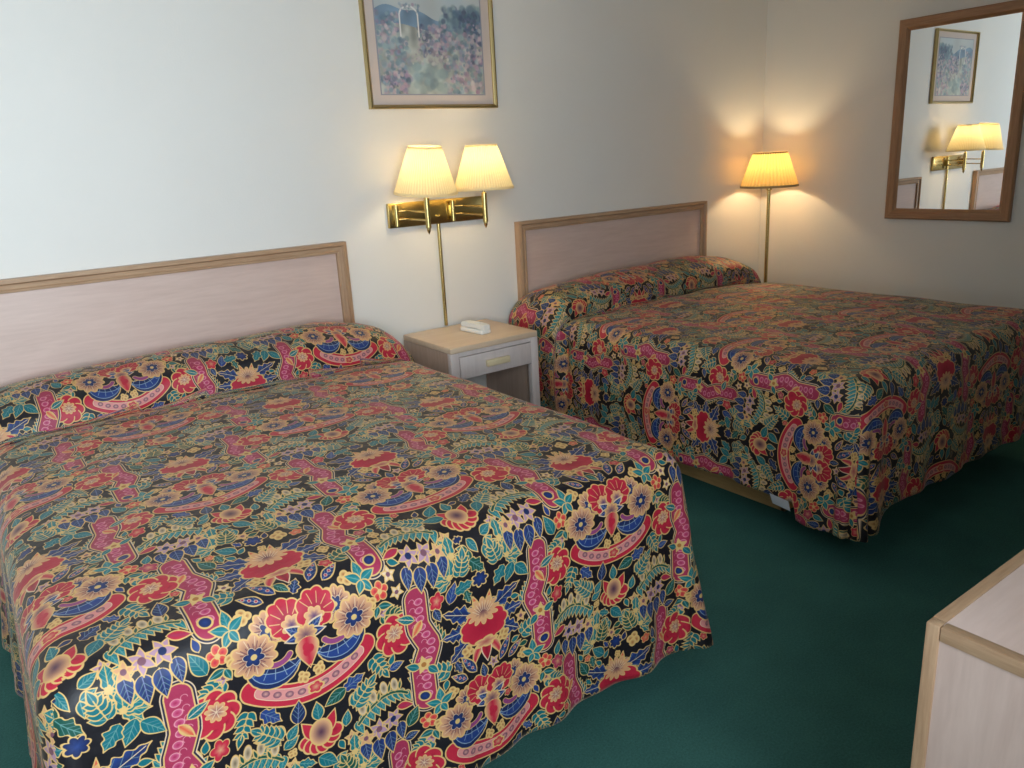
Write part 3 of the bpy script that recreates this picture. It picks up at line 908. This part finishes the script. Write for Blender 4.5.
# ------------------------------------------------------------------ mirror
mi = empty('mirror', (0, -1.151, 1.496), 'tall rectangular wall mirror in a brown oak frame on the right wall', 'mirror')
mhw, mhh = .316, .505
w = .056
prof = [(0, 0), (0, -.022), (.006, -.028), (.040, -.026), (.048, -.018), (w, -.010), (w, 0)]
for s in (-1, 1):
    frame_side(0, s, True, 'frame_side', mi, mhw, mhh, prof, M['mir_y'], 'yz')
    frame_side(s, 0, False, 'frame_side', mi, mhw, mhh, prof, M['mir_z'], 'yz')
bm = bmesh.new(); box(bm, -.010, -.004, -mhw+w-.006, mhw-w+.006, -mhh+w-.006, mhh-w+.006); link('glass', bm, M['mirror'], mi, smooth=False)

# ------------------------------------------------------------------ dresser
DX, DY, DH, DL, DD = -3.229, -2.70, .743, 1.5, .60
ds = empty('dresser', (DX, DY, 0), 'pale laminate dresser with oak edge trim, partly in frame at lower right', 'dresser')
t = .020
bm = bmesh.new(); box(bm, .01, DL-.01, -DD+.01, -t, DH-.025, DH-.001); link('top', bm, M['lam_top_lit'], ds, smooth=False)
bm = bmesh.new(); box(bm, .004, .022, -DD+.01, -t, .06, DH-.023); link('side_panel', bm, M['lam_z'], ds, smooth=False)
bm = bmesh.new(); box(bm, DL-.022, DL-.004, -DD+.01, -t, .06, DH-.023); link('side_panel', bm, M['lam_z'], ds, smooth=False)
bm = bmesh.new(); box(bm, .02, DL-.02, -DD, -DD+.012, .06, DH-.03); link('back_panel', bm, M['lam_x'], ds, smooth=False)
for x0 in (0, DL-t):
    bm = bmesh.new(); box(bm, x0, x0+t, -t, 0, 0, DH, bev=.003); link('corner_post', bm, M['oak_z'], ds)
    bm = bmesh.new(); box(bm, x0, x0+t, -DD, -DD+t, 0, DH-.03, bev=.003); link('corner_post', bm, M['oak_z'], ds)
    bm = bmesh.new(); box(bm, x0, x0+t, -DD, -t-.0008, DH-.023, DH, bev=.002); link('edge_trim', bm, M['oak_y'], ds)
bm = bmesh.new(); box(bm, t+.0005, DL-t-.0005, -t, 0, DH-.023, DH, bev=.002); link('edge_trim', bm, M['oak_x'], ds)
bm = bmesh.new(); box(bm, t, DL-t, -t, -.004, .04, .09); link('edge_trim', bm, M['oak_x'], ds, smooth=False)
nw = (DL-2*t-.02)/2
for i in range(2):
    for j in range(3):
        x0 = t+.005+i*(nw+.01); z0 = .10+j*.203
        bm = bmesh.new(); box(bm, x0, x0+nw, -.022, -.002, z0, z0+.195, bev=.003); d = link('drawer', bm, M['lam_x'], ds)
        bm = bmesh.new(); box(bm, x0+nw/2-.06, x0+nw/2+.06, -.002, .016, z0+.085, z0+.112, bev=.004); link('drawer_pull', bm, M['oak_x'], d)

# ------------------------------------------------------------------ lights
def area(name, loc, direction, sx, sy, power, col, spread=180):
    l = bpy.data.lights.new(name, 'AREA'); l.shape = 'RECTANGLE'; l.size = sx; l.size_y = sy; l.energy = power; l.color = col; l.spread = R(spread)
    o = bpy.data.objects.new(name, l); COL.objects.link(o); o.location = loc
    o.rotation_euler = Vector(direction).to_track_quat('-Z', 'Y').to_euler()
    return o
def point(name, loc, power, col, r=.02):
    l = bpy.data.lights.new(name, 'POINT'); l.energy = power; l.color = col; l.shadow_soft_size = r
    o = bpy.data.objects.new(name, l); COL.objects.link(o); o.location = loc
    return o
area('window_daylight', ((WX0+WX1)/2, YF+.05, (WZ0+WZ1)/2), (.0, 1, -.05), WX1-WX0, WZ1-WZ0, 60, (.77, .90, 1.0), 130)
point('wall_lamp_bulb', l1, 1.9, (1, .85, .56), .03)
point('wall_lamp_bulb', l2, 1.9, (1, .85, .56), .03)
point('floor_lamp_bulb', l3, 4.8, (1, .84, .52), .025)

wld = bpy.data.worlds.new('World'); scn.world = wld; wld.use_nodes = True
bgn = wld.node_tree.nodes['Background']
sky = wld.node_tree.nodes.new('ShaderNodeTexSky'); sky.sky_type = 'HOSEK_WILKIE'
wld.node_tree.links.new(sky.outputs[0], bgn.inputs[0]); bgn.inputs[1].default_value = .5

# ------------------------------------------------------------------ camera
cam = bpy.data.cameras.new('camera'); co = bpy.data.objects.new('camera', cam); COL.objects.link(co)
cam.sensor_fit = 'HORIZONTAL'; cam.sensor_width = 36; cam.lens = 773.74/1024*36; cam.clip_start = .02
yaw, pit, rol = R(35.3878), R(-16.2021), R(-3.1638)
fw = Vector((math.sin(yaw)*math.cos(pit), math.cos(yaw)*math.cos(pit), math.sin(pit)))
r = Vector((math.cos(yaw), -math.sin(yaw), 0)); u = r.cross(fw)
r2 = r*math.cos(rol)+u*math.sin(rol); u2 = -r*math.sin(rol)+u*math.cos(rol)
mw = Matrix((( r2.x, u2.x, -fw.x, -4.2665), (r2.y, u2.y, -fw.y, -3.1573), (r2.z, u2.z, -fw.z, 1.4186), (0, 0, 0, 1)))
co.matrix_world = mw
scn.camera = co
scn.view_settings.view_transform = 'Standard'
scn.view_settings.look = 'None'
scn.view_settings.exposure = 0.0
scn.cycles.max_bounces = 10
